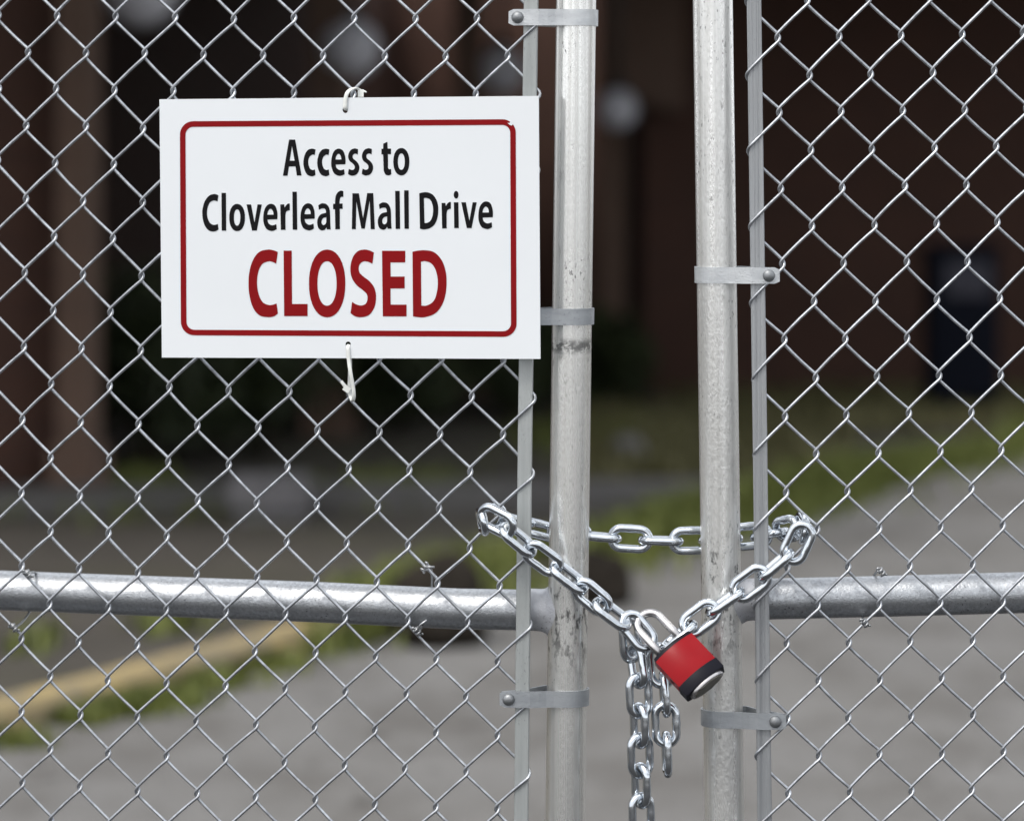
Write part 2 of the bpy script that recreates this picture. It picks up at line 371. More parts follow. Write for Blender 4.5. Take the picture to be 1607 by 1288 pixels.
# globe lamps
def sphere(mb, c, r, nu=24, nv=14, sq=(1, 1, 1)):
    vs, fs = [], []
    for i in range(nv+1):
        t = math.pi*i/nv
        for j in range(nu):
            p = 2*math.pi*j/nu
            vs.append((c[0]+r*sq[0]*math.sin(t)*math.cos(p), c[1]+r*sq[1]*math.sin(t)*math.sin(p), c[2]+r*sq[2]*math.cos(t)))
    for i in range(nv):
        for j in range(nu): fs.append((i*nu+j, (i+1)*nu+j, (i+1)*nu+(j+1) % nu, i*nu+(j+1) % nu))
    mb.add(vs, fs)
lamp_labels = ['globe lamp cut off by the top edge, left of the sign',
               'large globe lamp hung beside the pillar, above the middle of the sign',
               'white globe lamp seen through the mesh just left of the tension bar',
               'small white globe lamp seen in the open gap between the two gate posts']
for (px, py, Z, r), lab in zip(((220, -14, 15.3, .175), (547, 76, 18.4, .178), (786, 112, 21.5, .165), (968, 172, 20.4, .128)), lamp_labels):
    c = at(px, py, Z-DIST)
    t = thing('globe_lamp', lab, 'lamp', (c.x, c.y, c.z-r), 'globe lamps along the arcade')
    m = MB(); sphere(m, c, r); m.build('globe', M['globe'], t)
    m = MB(); tube(m, [(c.x, c.y, c.z+r-.01), (c.x, c.y, c.z+r+.05)], r*.45, 16); tube(m, [(c.x, c.y, c.z+r+.05), (c.x, c.y, 3.298 if Z != 20.4 else 2.948)], .018, 8); m.build('hanging_stem', M['lamp_metal'], t)

# shrubs in the shade of the arcade
def shrub(px, Z, w, h, n, lab):
    x = (px-CX)/F*Z; y = Z-DIST; t = thing('shrub', lab, 'shrub', (x, y, 0), 'dark shrubs in the shaded arcade')
    m = MB(); cl_ = [(random.uniform(-w, w)*.7, random.uniform(-.3, .3), random.uniform(.25, .85)*h, random.uniform(.16, .32)*h) for _ in range(14)]
    for _ in range(n):
        cx, cy, cz, r = random.choice(cl_)
        d = Vector((random.gauss(0, 1), random.gauss(0, 1), random.gauss(0, 1))).normalized()*r*random.uniform(.5, 1.05)
        p = Vector((x+cx+d.x, y+cy+d.y, max(.03, cz+d.z))); a = Vector((random.gauss(0, 1), random.gauss(0, 1), random.gauss(0, .6))).normalized(); b = a.orthogonal().normalized()
        s = random.uniform(.03, .06)
        m.add([p-a*s, p-b*s*.45, p+a*s, p+b*s*.45], [(0, 1, 2, 3)], flat=True)
    m.build('foliage', M['leaf'], t)
    m = MB()
    for cx, cy, cz, r in cl_[:6]: tube(m, [(x+cx*.15, y+cy*.15, 0), (x+cx*.6, y+cy*.6, cz*.6), (x+cx, y+cy, cz)], [.018, .012, .006], 6)
    m.build('stem', M['stem'], t)
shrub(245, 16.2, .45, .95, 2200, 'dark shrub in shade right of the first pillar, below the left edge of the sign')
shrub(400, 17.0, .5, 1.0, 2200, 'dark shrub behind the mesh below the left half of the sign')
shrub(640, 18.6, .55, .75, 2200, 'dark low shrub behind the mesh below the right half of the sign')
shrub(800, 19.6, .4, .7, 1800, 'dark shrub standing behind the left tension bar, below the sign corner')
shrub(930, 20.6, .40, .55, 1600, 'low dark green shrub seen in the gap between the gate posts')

# dark boulder, pale block, stone and box
def lump(name, c, r, mt, lab, cat, seed=0, amp=.22):
    m = MB(); sphere(m, (0, 0, 0), 1, 28, 18); vv = []
    for x, y, z in m.v:
        k = 1 + amp*noise.noise((x*1.6+seed, y*1.6, z*1.6)) + amp*.4*noise.noise((x*5+seed, y*5, z*5))
        vv.append((c[0]+x*r[0]*k, c[1]+y*r[1]*k, max(0, c[2]+r[2]*.75+z*r[2]*k)))
    m.v = vv; return tag(m.build(name, mt, None, (c[0], c[1], 0)), lab, cat)
c = ground_at(686, 1012); lump('boulder', (c.x, c.y, 0), (.165, .15, .16), M['rock'], 'larger dark boulder below the rail, left of the left gate post', 'boulder', 3)
c = ground_at(940, 950); lump('boulder', (c.x, c.y, 0), (.12, .11, .11), M['rock'], 'smaller dark boulder just right of the left gate post', 'boulder', 9)
c = ground_at(985, 722); lump('stone', (c.x, c.y, 0), (.09, .09, .07), M['pale_concrete'], 'small pale stone on the ground in the gap between the posts', 'stone', 5)
c = ground_at(422, 822); m = MB()
prism(m, [(c.x-.17, c.y), (c.x+.17, c.y+.03), (c.x+.16, c.y+.3), (c.x-.16, c.y+.27)], .06, .19); prism(m, [(c.x-.14, c.y+.04), (c.x+.14, c.y+.05), (c.x+.14, c.y+.25), (c.x-.14, c.y+.25)], .0, .06)
tag(m.build('concrete_block', M['pale_concrete'], None, (c.x, c.y, 0)), 'pale concrete block on the ground below the sign, behind the mesh', 'block')
c = ground_at(1515, 655); t = thing('newspaper_box', 'dark blue-black box with a pale grey top panel before the brick wall at far right', 'box', (c.x, c.y, 0))
m = MB(); prism(m, [(c.x-.2, c.y), (c.x+.2, c.y), (c.x+.2, c.y+.4), (c.x-.2, c.y+.4)], .12, .98); prism(m, [(c.x-.22, c.y-.02), (c.x+.22, c.y-.02), (c.x+.22, c.y+.42), (c.x-.22, c.y+.42)], .98, 1.02); m.build('body', M['box_dark'], t)
m = MB(); box(m, (c.x-.12, c.y-.012, .72), (c.x+.15, c.y-.001, .93)); m.build('panel', M['box_panel'], t)
m = MB(); prism(m, [(c.x-.15, c.y+.05), (c.x+.15, c.y+.05), (c.x+.15, c.y+.35), (c.x-.15, c.y+.35)], 0, .12); m.build('pedestal', M['box_dark'], t)

# ------------------------------------------------------------------ gates
FIT = {'L': ([-1.05883, 45.15378, -0.69283, 0.02423, 0.10432, -0.03593, 0.0233, -0.02202], [25.54276, 0.59594, 57.24669, 0.10835, -0.01792, 0.05704, -0.02857, -0.00029], 18, 21),
       'R': ([1171.28268, 47.94973, 1.45401, 0.07799, 0.00964, -0.03143, 0.00062, -0.03147], [1.72942, -0.69692, 58.61359, 0.0139, -0.0363, 0.09824, -0.03384, -0.0079], 9, 21)}
def node_px(side, i, j):
    kx, ky, ni, nj = FIT[side]
    def ev(k, i, j): return sum(a*b for a, b in zip(k, (1, i, j, i*j, i*i, j*j, j**3/10, i*j*j/10)))
    ic, jc = min(max(i, 0), ni), min(max(j, 0), nj)
    out = []
    for k in (kx, ky):
        v = ev(k, ic, jc); e = .5
        if i != ic: v += (i-ic)*(ev(k, min(ic+e, ni), jc)-ev(k, max(ic-e, 0), jc))/(min(ic+e, ni)-max(ic-e, 0))
        if j != jc: v += (j-jc)*(ev(k, ic, min(jc+e, nj))-ev(k, ic, max(jc-e, 0)))/(min(jc+e, nj)-max(jc-e, 0))
        out.append(v)
    return out
R_POST, R_RAIL, R_W = .0242, .0247, .0019
def gate(side):
    sgn = -1 if side == 'L' else 1             # direction from the post into the leaf
    if side == 'L':
        mslope = .176; post_top, post_bot = (904.2, 0), (887.2, 1288)
        bar = [(833.5, 0), (824, 680), (818, 1288)]; y_rail = .010; rail = [(0, 926), (500, 944.5), (720, 955), (868, 957.5)]
        bands = [(904, 29), (897.8, 496), (890, 1092)]
        lab = 'left gate leaf of galvanised chain link carrying the white sign'
    else:
        mslope = -.0; post_top, post_bot = (1118.5, 0), (1137, 1288)
        bar = [(1183.2, 0), (1192.5, 680), (1200, 1288)]; y_rail = .010; rail = [(1607, 929.5), (1400, 935), (1210, 939.5), (1150, 941)]
        bands = [(1124.5, 431), (1134.5, 1124)]
        lab = 'right gate leaf of galvanised chain link with a speckled pale post'
    xr = at(post_top[0]*.5+post_bot[0]*.5, 0).x
    pl = lambda px, py, y0=0.0: on_plane(px, py, xr, y0, mslope)
    foot = pl(post_bot[0]+(post_bot[0]-post_top[0])*.62, 2100)
    root = thing('chain_link_gate', lab, 'gate', (foot.x, foot.y, 0), 'chain link gate leaves')
    T = Vector((sgn, -mslope*sgn, 0)).normalized(); OUT = Vector((0, -1, 0)); OUT = (OUT - T*OUT.dot(T)).normalized()   # along the leaf; towards the viewer
    def tubepart(name, a, b, r, mt, n=48, seg=24):
        m = MB(); tube(m, [a.lerp(b, k/seg) for k in range(seg+1)], r, n); return m.build(name, mt, root)
    # frame
    top = at(*post_top); bot = at(*post_bot); dv = (bot-top).normalized()
    ztop, zlow = 2.02, .06
    A = top + dv*((ztop-top.z)/dv.z); B = top + dv*((zlow-top.z)/dv.z)
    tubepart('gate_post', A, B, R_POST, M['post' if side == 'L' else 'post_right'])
    far_len = 1.55
    def along(p0, d): return p0 + T*d
    ra, rb = pl(*rail[0], y_rail), pl(*rail[-1], y_rail)
    rd = (ra-rb).normalized()
    mid = [rb] + [pl(*q, y_rail) for q in reversed(rail[:-1])] + [rb+rd*far_len]
    m = MB(); tube(m, [p for i in range(len(mid)-1) for p in [mid[i].lerp(mid[i+1], k/6) for k in range(6)]]+[mid[-1]], R_RAIL, 48); m.build('rail', M['rail'], root)
    tubepart('rail', A+dv*.03, A+dv*.03+rd*far_len, R_RAIL, M['rail']); tubepart('rail', B-dv*.03, B-dv*.03+rd*far_len, R_RAIL, M['rail'])
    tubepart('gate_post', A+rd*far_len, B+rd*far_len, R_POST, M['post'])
    # silver-painted sleeve and weld bead where the mid rail meets the post
    m = MB(); pc = at(post_top[0]+(post_bot[0]-post_top[0])*rail[-1][1]/1288, rail[-1][1]); pc = Vector((pc.x, y_rail, pc.z))
    rc = rb + rd*(((pc-rb).dot(rd)))
    up = rd.cross(OUT).normalized(); up = up if up.z > 0 else -up
    nr, vv = 56, []
    for q in range(8):
        f = q/7                                # 0 on the post, 1 out along the rail
        g = (1-f)**2.2
        for k in range(nr):
            a = 2*math.pi*k/nr; lum = .0009*noise.noise((math.cos(a)*6, math.sin(a)*6, f*5+sgn))*(1-f)
            r_ = R_RAIL+.0007+.0062*g+lum; o_ = math.sin(a)*r_
            sad = math.sqrt(max(0, R_POST**2-min(R_POST**2, (o_-y_rail)**2)))
            vv.append(rc + OUT*o_ + up*math.cos(a)*r_ + rd*(sad-.0015+.016*f**1.2 if q < 7 else .052))
    m.add(vv, [(q*nr+k, q*nr+(k+1) % nr, (q+1)*nr+(k+1) % nr, (q+1)*nr+k) for q in range(7) for k in range(nr)])
    m.build('weld_joint', M['paint'], root)
    # tension bar
    y0 = -.029
    bp = [pl(q[0], q[1], y0) for q in bar]
    d0 = (bp[0]-bp[1]).normalized(); d2 = (bp[2]-bp[1]).normalized()
    path = [bp[0]+d0*.36, bp[0], bp[1], bp[2], bp[2]+d2*.42]
    fine = []
    for i in range(4):
        for k in range(6): fine.append(path[i].lerp(path[i+1], k/6))
    fine.append(path[-1])
    hw, ht = .0086, .0024
    if side == 'L': sec = [(-hw, -ht), (-hw, ht-.0009), (-hw+.0009, ht), (hw-.0009, ht), (hw, ht-.0009), (hw, -ht)]
    else: sec = [(-hw, -ht), (-hw, ht*.7), (-hw+.001, ht), (-.0036, ht), (-.0028, ht*.88), (-.002, ht), (.0016, ht), (.0024, ht*.88), (.0032, ht), (hw-.001, ht), (hw, ht*.7), (hw, -ht)]
    m = MB(); n = len(sec); vv = []
    for p in fine:
        for a, b in sec: vv.append(p + T*a*sgn*-1 + OUT*b)
    ff = [(i*n+k, i*n+(k+1) % n, (i+1)*n+(k+1) % n, (i+1)*n+k) for i in range(len(fine)-1) for k in range(n)] + [tuple(range(n)), tuple(reversed(range((len(fine)-1)*n, len(fine)*n)))]
    m.add(vv, ff, flat=True); m.build('tension_bar', M['bar'] if side == 'L' else M['bar_dark'], root)
    # chain link fabric
    lo_i, hi_i = (-24, 18) if side == 'L' else (0, 34)
    lo_j, hi_j = -7, 30
    cache = {}
    def nd(i, j):
        if (i, j) not in cache:
            x, y = node_px(side, i, j); q = .75
            cache[(i, j)] = pl(x+random.gauss(0, q), y+random.gauss(0, q), y0 + random.gauss(0, .0006))
        return cache[(i, j)]
    m = MB()
    for k in range(lo_i, hi_i):
        pts = []
        seq = []
        for j in range(lo_j, hi_j+1):
            left = (k+j) % 2 == 0
            i = k if left else k+1
            p = nd(i, j)
            edge = (side == 'L' and i == 18) or (side == 'R' and i == 0)
            s = (-1 if left else 1)
            Xr = Vector((1, -mslope, 0)).normalized()
            seq.append((p + Xr*s*(.0056 if not edge else .0052), edge, left, p))
        dep = lambda e0, e1, t: (.0021 + (.0046-.0021)*( (e0*(1-t) + e1*t)))
        for q in range(len(seq)-1):
            (a, ea, la, _), (b, eb, lb, _) = seq[q], seq[q+1]
            # going down: from a right bend to a left bend is the front '/' strand
            front = 1 if not la else -1
            kink = random.gauss(0, .0005)
            for t in (.14, .3, .5, .7, .86):
                bow = (.0008*front + kink)*math.sin(math.pi*t)
                pts.append(a.lerp(b, t) + OUT*front*dep(ea, eb, t) + Vector((0, 0, bow)))
            # rounded bend at b
            if q < len(seq)-2:
                c_ = seq[q+2][0]; p1 = a.lerp(b, .86); p2 = b.lerp(c_, .14); de = dep(eb, eb, 0)
                d_in, d_out = dep(ea, eb, .86), dep(eb, seq[q+2][1], .14)
                for t in (.2, .4, .6, .8):
                    bz = p1*(1-t)**2 + b*2*t*(1-t) + p2*t*t
                    pts.append(bz + OUT*front*(d_in*(1-t)+d_out*t)*math.cos(math.pi*t))
        tube(m, pts, R_W, 8)
    m.build('chain_link_mesh', M['wire'], root)
    # tension bands with their bolts
    for bi, (bx, by) in enumerate(bands):
        c = at(bx, by); tilt = Vector((0, 0, 1)); tilt = (-dv).normalized()
        ax = tilt; u = T; ow = u.cross(ax).normalized(); ow = ow if ow.dot(OUT) > 0 else -ow
        r = R_POST + .0015; e, eb = (.0765, .0655) if side == 'L' else (.0735, .0605)
        pth = [(e, .0352), (e-.006, .0352), (.055, .0352), (.040, .0345), (.030, .0315), (.021, .0275), (.012, r+.0002)]
        for k in range(0, 25):
            a = math.pi*(k/24); pth.append((-r*math.sin(a), r*math.cos(a)))
        pth += [(.012, -r), (.030, -.018), (.045, .010), (.055, .0205), (e, .0225)]
        m = MB(); vv = []; hh = .0098; th = .0011; n_p = len(pth)
        for q, (pu, po) in enumerate(pth):
            a_, b_ = pth[max(0, q-1)], pth[min(n_p-1, q+1)]
            tx, ty = b_[0]-a_[0], b_[1]-a_[1]; L_ = math.hypot(tx, ty); nx, ny = -ty/L_, tx/L_
            h = hh*(.72 if q in (0, n_p-1) else 1)
            for (s, z) in ((1, h), (1, -h), (-1, -h), (-1, h)):
                vv.append(c + u*(pu+nx*s*th) + ow*(po+ny*s*th) + ax*z)
        ff = [(i*4+k, i*4+(k+1) % 4, (i+1)*4+(k+1) % 4, (i+1)*4+k) for i in range(n_p-1) for k in range(4)] + [(3, 2, 1, 0), tuple((n_p-1)*4+k for k in range(4))]
        m.add(vv, ff, flat=True)
        band = m.build('tension_band', M['band' if bi == 0 else 'band_dull'], root)
        m = MB(); bc = c + u*eb + ow*.0363; rows = [(0, .0074), (.0018, .0073), (.0036, .0062), (.005, .0042), (.0057, .0018), (.0058, .0002)]
        vv = []; n = 20
        for h, rr in rows:
            for k in range(n):
                a = 2*math.pi*k/n; vv.append(bc + ow*h + (u*math.cos(a) + ax*math.sin(a))*rr)
        m.add(vv, [(i*n+k, i*n+(k+1) % n, (i+1)*n+(k+1) % n, (i+1)*n+k) for i in range(len(rows)-1) for k in range(n)])
        tube(m, [c + u*eb + ow*.036, c + u*eb + ow*.012], .0035, 10)
        tube(m, [c + u*eb + ow*.0213, c + u*eb + ow*.0155], .0068, 6)
        m.build('bolt', M['bolt'], band)
    # wire ties holding the fabric to the mid rail
    for (x1, y1), (x2, y2), sp in (((44, 900), (22, 984), 1), ((667, 890), (655, 990), -1)) if side == 'L' else (((1383, 897), (1357, 977), 1),):
        m = MB(); a = pl(x1, y1, -.032); b = pl(x2, y2, -.032); wd = (b-a).normalized()
        cx_ = (a+b)/2; half = (b-a).length/2
        loop = []
        for k in range(13):
            t = math.pi*k/12
            loop.append(cx_ - wd*half*math.cos(t) - OUT*(.012+.050*math.sin(t)))
        tube(m, [a]+loop+[b], .0016, 6)
        for p, dr in ((a, Vector((.6*sp, 0, -.8))), (b, Vector((.6, 0, -.8)))):
            dr = dr.normalized(); o1 = dr.cross(OUT).normalized()
            tube(m, [p + dr*(k/28*.013-.0065) + (OUT*math.cos(k*.62)+o1*math.sin(k*.62))*.0031 for k in range(29)], .0014, 6)
            tube(m, [p+OUT*.003, p+OUT*.006+o1*.006*sp+Vector((0, 0, .005)), p+OUT*.007+o1*.011*sp+Vector((.004, 0, .008))], .0014, 6)
        m.build('wire_tie', M['tie'], root)
    return root
gate('L'); gate('R')

# ------------------------------------------------------------------ the sign
SX0, SY0, SM = (848-CX)/1297, -.0445, .135
spl = lambda px, py, off=0: on_plane(px, py, SX0, SY0-off, SM)
sc_ = spl(548, 562)
sign = thing('sign', 'white road-closed sign with red border tied to the left gate', 'sign', sc_)
SN = Vector((-SM, -1, 0)).normalized()
def curve(pts):                                # 'c' corners and smooth points -> polyline (Catmull-Rom between corners)
    n = len(pts); out = []
    for i in range(n):
        p0, p1, p2, p3 = pts[i-1], pts[i], pts[(i+1) % n], pts[(i+2) % n]
        c1, c2 = len(p1) > 2, len(p2) > 2
        out.append((p1[0], p1[1]))
        if c1 and c2: continue
        t1 = (p2[0]-p0[0], p2[1]-p0[1]) if not c1 else (p2[0]-p1[0], p2[1]-p1[1])
        t2 = (p3[0]-p1[0], p3[1]-p1[1]) if not c2 else (p2[0]-p1[0], p2[1]-p1[1])
        d = math.dist(p1[:2], p2[:2]); 
        l1 = math.hypot(*t1) or 1; l2 = math.hypot(*t2) or 1
        t1 = (t1[0]/l1*d, t1[1]/l1*d); t2 = (t2[0]/l2*d, t2[1]/l2*d)
        for k in (1, 2, 3, 4, 5):
            t = k/6; h1 = 2*t**3-3*t*t+1; h2 = t**3-2*t*t+t; h3 = -2*t**3+3*t*t; h4 = t**3-t*t
            out.append((h1*p1[0]+h2*t1[0]+h3*p2[0]+h4*t2[0], h1*p1[1]+h2*t1[1]+h3*p2[1]+h4*t2[1]))
    return out
def ell(cx, cy, rx, ry, n=40, e=2.15):
    o = []
    for k in range(n):
        a = 2*math.pi*k/n; c, s = math.cos(a), math.sin(a)
        o.append((cx+rx*math.copysign(abs(c)**(2/e), c), cy+ry*math.copysign(abs(s)**(2/e), s)))
    return o
def P(s):                                      # "x,y x,y* ..."  * = corner
    out = []
    for tkn in s.split():
        c = tkn.endswith('*'); x, y = tkn.rstrip('*').split(',')
        out.append((float(x), float(y), 1) if c else (float(x), float(y)))
    return curve(out)
def Q(s): return [tuple(map(float, t.split(','))) for t in s.split()]
def mv(loops, dx, dy, sx=1, sy=1, ox=0, oy=0): return [[((x-ox)*sx+ox+dx, (y-oy)*sy+oy+dy) for x, y in l] for l in loops]
G5 = {'A': [Q('165,135 232,135 302,528 250,528 236,428 164,430 148,531 97,531'), Q('197,205 172,366 226,366')],
 'c': [P('455,243* 435,237 410,235 370,250 338,300 322,385 335,465 365,518 410,537 435,533 455,520* 448,462* 432,467 420,468 393,450 375,385 388,325 420,300 435,301 447,304*')],
 'e': [P('783,405* 676,408* 686,445 720,469 745,467 769,459* 775,513* 750,526 710,531 660,505 632,440 627,380 640,300 670,250 712,234 755,255 778,310 785,365'), P('674,353* 682,315 708,290 732,315 739,353*')],
 's': [P('922,241* 905,235 882,232 840,250 815,300 815,335 830,370 862,395 882,420 885,440 878,460 855,468 840,464 820,455* 811,512* 835,526 862,531 905,515 932,470 935,430 922,395 895,365 868,342 862,315 870,297 890,289 905,293 918,299*')],
 't': [P('1197,180* 1243,159* 1246,234* 1283,234* 1283,294* 1249,294* 1250,440* 1256,455 1265,460 1275,459 1284,457* 1285,515* 1270,523 1252,527 1222,515 1205,480 1201,430* 1197,297* 1178,297* 1178,236* 1197,236*')],
 'o': [ell(1396, 377, 88, 150), ell(1396, 376, 38, 90)]}
line1 = [G5['A'], G5['c'], mv(G5['c'], 152, 0), G5['e'], G5['s'], mv(G5['s'], 151, -2), G5['t'], G5['o']]
a6 = [P('1308,278* 1330,263 1355,256 1395,268 1422,310 1430,370 1432,460 1436,525* 1397,525* 1392,505* 1375,527 1348,536 1312,515 1297,460 1305,410 1335,370 1388,355* 1385,330 1375,313 1355,310 1335,314 1315,325*'), P('1391,400* 1362,408 1343,435 1345,465 1360,480 1380,472 1391,450*')]
e6 = [P('887,421* 785,424* 795,460 825,482 850,481 876,471* 881,522* 855,536 825,541 775,520 748,465 742,400 755,320 785,275 822,262 862,280 884,335 889,385'), P('783,374* 792,338 817,314 842,338 848,374*')]
r6 = [P('917,269* 957,268* 962,302* 975,280 993,262 1005,259 1015,259* 1015,328* 998,331 978,345 970,380* 971,530* 923,530*')]
line2a = [[P('281,175* 260,166 235,162 185,178 140,235 118,310 114,360 122,430 145,495 180,535 225,547 260,540 282,525* 275,470* 250,477 230,479 195,460 170,410 163,350 170,300 192,250 228,229 250,230 271,238*')],
 [Q('312,150 358,150 361,538 314,538')], [ell(473, 403, 81, 140), ell(473, 403, 33, 84)], [Q('570,269 617,269 652,455 683,269 727,269 676,537 626,537')], e6, r6,
 [Q('1042,138 1087,138 1092,529 1045,529')], mv(e6, 383, -5), a6,
 [P('1566,133* 1566,192* 1550,190 1535,200 1527,240* 1527,260* 1558,260* 1559,314* 1529,314* 1531,524* 1484,524* 1480,318* 1461,318* 1461,262* 1481,262* 1481,230* 1488,180 1508,145 1535,128 1553,128')]]
line2b = [[Q('84,151 149,151 191,403 233,149 294,149 310,513 268,513 258,225 208,507 174,507 124,235 118,513 78,513')], mv(a6, -957, -14, 1, .99, 1297, 256),
 [Q('515,127 561,127 565,510 520,510')], [Q('605,121 651,121 654,509 609,509')],
 [P('758,150* 790,143 830,140 885,158 925,205 945,260 950,320 942,395 915,460 870,500 815,515 790,514 765,508*'), P('805,200* 832,198 868,215 890,260 898,320 890,385 868,430 835,450 811,450*')],
 mv(r6, 66, -20, .96, .982, 917, 259), [Q('1107,242 1153,242 1157,502 1111,502')], [ell(1130, 166, 24, 38, 24)], [Q('1182,242 1228,242 1264,428 1297,242 1338,242 1286,502 1238,502')], mv(e6, 612.5, -29)]
line3 = [[P('288,97* 255,84 215,79 150,97 105,155 78,240 71,330 78,420 105,510 150,565 215,580 260,573 289,553* 279,478* 250,488 222,490 178,470 148,415 134,330 145,240 175,185 222,166 250,171 276,183*')],
 [Q('331,87 391,87 394,482 509,482 509,572 335,572')], [ell(654, 330, 135, 251), ell(653, 330, 71, 165)],
 [P('1001,101* 970,86 930,79 880,92 843,140 826,220 838,290 875,345 920,380 948,410 953,445 940,480 908,493 870,485 839,467* 827,550* 860,573 907,580 965,563 1005,505 1017,430 1005,365 970,315 925,280 895,250 888,215 900,182 928,166 960,171 990,184*')],
 [Q('1061,88 1234,88 1233,174 1124,174 1125,279 1229,279 1229,367 1124,367 1125,487 1243,487 1243,574 1067,574')],
 [P('1287,95* 1330,87 1385,84 1450,100 1505,160 1533,240 1540,325 1530,420 1500,500 1450,555 1375,580 1330,580 1291,574*'), P('1350,168* 1385,165 1430,185 1462,240 1475,325 1462,420 1435,470 1390,494 1353,494*')]]
def flat_fill(mb, loops, off):
    pl3 = [[Vector((x, -y, 0)) for x, y in l] for l in loops]
    tris = tessellate_polygon(pl3)
    flat = [(p.x, -p.y) for l in pl3 for p in l]
    vs = [spl(x, y, off) for x, y in flat]; fs = []
    for t in tris:
        a, b, c = (vs[i] for i in t)
        fs.append(t if (b-a).cross(c-a).dot(SN) > 0 else (t[0], t[2], t[1]))
    mb.add(vs, fs, flat=True)
def lettering(name, groups, mt):
    mb = MB()
    for glyphs, (ox, oy, s) in groups:
        for loops in glyphs: flat_fill(mb, [[(ox+x/s, oy+y/s) for x, y in l] for l in loops], .0004)
    return mb.build(name, mt, sign)
lettering('lettering', [(line1, (430, 200, 6.987))], M['sign_black'])
lettering('lettering', [(line2a, (300, 280, 6.559)), (line2b, (540, 280, 6.428))], M['sign_black'])
o = lettering('lettering', [(line3, (375, 375, 4.7265))], M['sign_red']); o['label'] = 'large red capital lettering'
def rrect(tl, tr, br, bl, r, n=10):
    out = []; cs = [Vector(tl), Vector(tr), Vector(br), Vector(bl)]
    for i in range(4):
        p, a, b = cs[i], cs[i-1], cs[(i+1) % 4]
        e1 = p+(a-p).normalized()*r; e2 = p+(b-p).normalized()*r; cc = e1+e2-p
        for k in range(n+1):
            t = math.pi/2*k/n; q = cc + (p-e2)*math.cos(t) + (p-e1)*math.sin(t)
            out.append((q.x, q.y))
    return out
m = MB()
flat_fill(m, [rrect((282.2, 190.6), (809.3, 187.3), (810.8, 528.6), (283.9, 526), 21), rrect((291, 199.4), (800.6, 196.2), (801.9, 519.8), (292.7, 517.4), 12.5)], .0004)
m.build('red_border', M['sign_red'], sign)
m = MB(); flat_fill(m, [Q('796,193 799.5,193.6 801,190.5 802.2,192.8 804.4,191 805,195.5 802.5,197.5 799.5,196')], .0007); m.build('paint_chip', M['sign'], sign)
# sheet with two drilled holes
m = MB(); outer = [(250.2, 156.2), (845.3, 150.8), (848, 563.2), (254, 561)]
loops = [outer, ell(541.8, 172.5, 4.4, 5.4, 16, 2), ell(546.3, 540.5, 4.4, 4.6, 16, 2)]
flat_fill(m, loops, 0); k0 = len(m.f); nv = len(m.v)
TH = .003
m.add([Vector(v)-SN*TH for v in m.v[:nv]], [tuple(reversed(f)) for f in m.f[:k0]], flat=True)
o_ = 0
for l in loops:
    n = len(l); m.add([], [], True)
    for i in range(n):
        a, b = o_+i, o_+(i+1) % n; m.flat.add(len(m.f)); m.f.append((a, b, b+nv, a+nv))
    o_ += n
m.build('sign_panel', M['sign'], sign)

# zip ties
def sp3(px, py, off): return spl(px, py, 0) + SN*off
t1 = thing('zip_tie', 'white plastic zip tie knotted over the top edge of the sign', 'zip tie', sp3(542, 172, 0), 'zip ties holding the sign')
m = MB(); strap = [sp3(542, 172.5, -.002), sp3(542, 170, .0022), sp3(542.3, 163, .0026), sp3(543, 155, .0026), sp3(545, 147, .0018), sp3(549, 141, -.002), sp3(555, 138, -.010), sp3(560, 141, -.019), sp3(561, 149, -.022), sp3(558, 157, -.016), sp3(550, 166, -.009), sp3(542, 172.5, -.005)]
def smooth(pts, k=4):
    out = []; n = len(pts)
    for i in range(n-1):
        p0, p1, p2, p3 = pts[max(0, i-1)], pts[i], pts[i+1], pts[min(n-1, i+2)]
        for q in range(k):
            t = q/k; out.append(.5*((2*p1)+(p2-p0)*t+(2*p0-5*p1+4*p2-p3)*t*t+(3*p1-p0-3*p2+p3)*t**3))
    return out+[pts[-1]]
tube(m, smooth(strap), .0024, 10, flat=(1, .38), ref=(1, 0, 0)); m.build('strap', M['nylon'], t1)
m = MB(); h = sp3(562, 146, -.018); box(m, h-Vector((.0035, .003, .0045)), h+Vector((.0035, .003, .0045))); tube(m, [h+Vector((.002, 0, .003)), sp3(571.5, 144.5, -.014)], [.0016, .0011], 6); m.build('head', M['nylon'], t1)
t2 = thing('zip_tie', 'white plastic zip tie dangling in a loop below the bottom edge of the sign', 'zip tie', sp3(546, 541, 0), 'zip ties holding the sign')
m = MB(); strap = [sp3(546.3, 541, -.003), sp3(546.5, 545, .0022), sp3(547, 554, .0026), sp3(548, 566, .0022), sp3(551, 585, .0035), sp3(554, 605, .001), sp3(555, 620, -.001), sp3(552.5, 629, -.006), sp3(548, 629, -.018), sp3(542, 618, -.026), sp3(542.5, 600, -.026), sp3(545, 580, -.018), sp3(547, 562, -.009), sp3(546.3, 541, -.005)]
tube(m, smooth(strap), .0023, 10, flat=(1, .38), ref=(1, 0, 0)); m.build('strap', M['nylon'], t2)
m = MB(); h = sp3(539, 612, -.022); q = Matrix.Rotation(.6, 3, 'Y'); vv = []
for x in (-1, 1):
    for y in (-1, 1):
        for z in (-1, 1): vv.append(h + q @ Vector((x*.0042, y*.003, z*.0036)))
m.add(vv, [(0, 1, 3, 2), (4, 6, 7, 5), (0, 4, 5, 1), (2, 3, 7, 6), (0, 2, 6, 4), (1, 5, 7, 3)], flat=True); tube(m, [h, sp3(530.5, 599.5, -.02)], [.0026, .0018], 6); m.build('head', M['nylon'], t2)

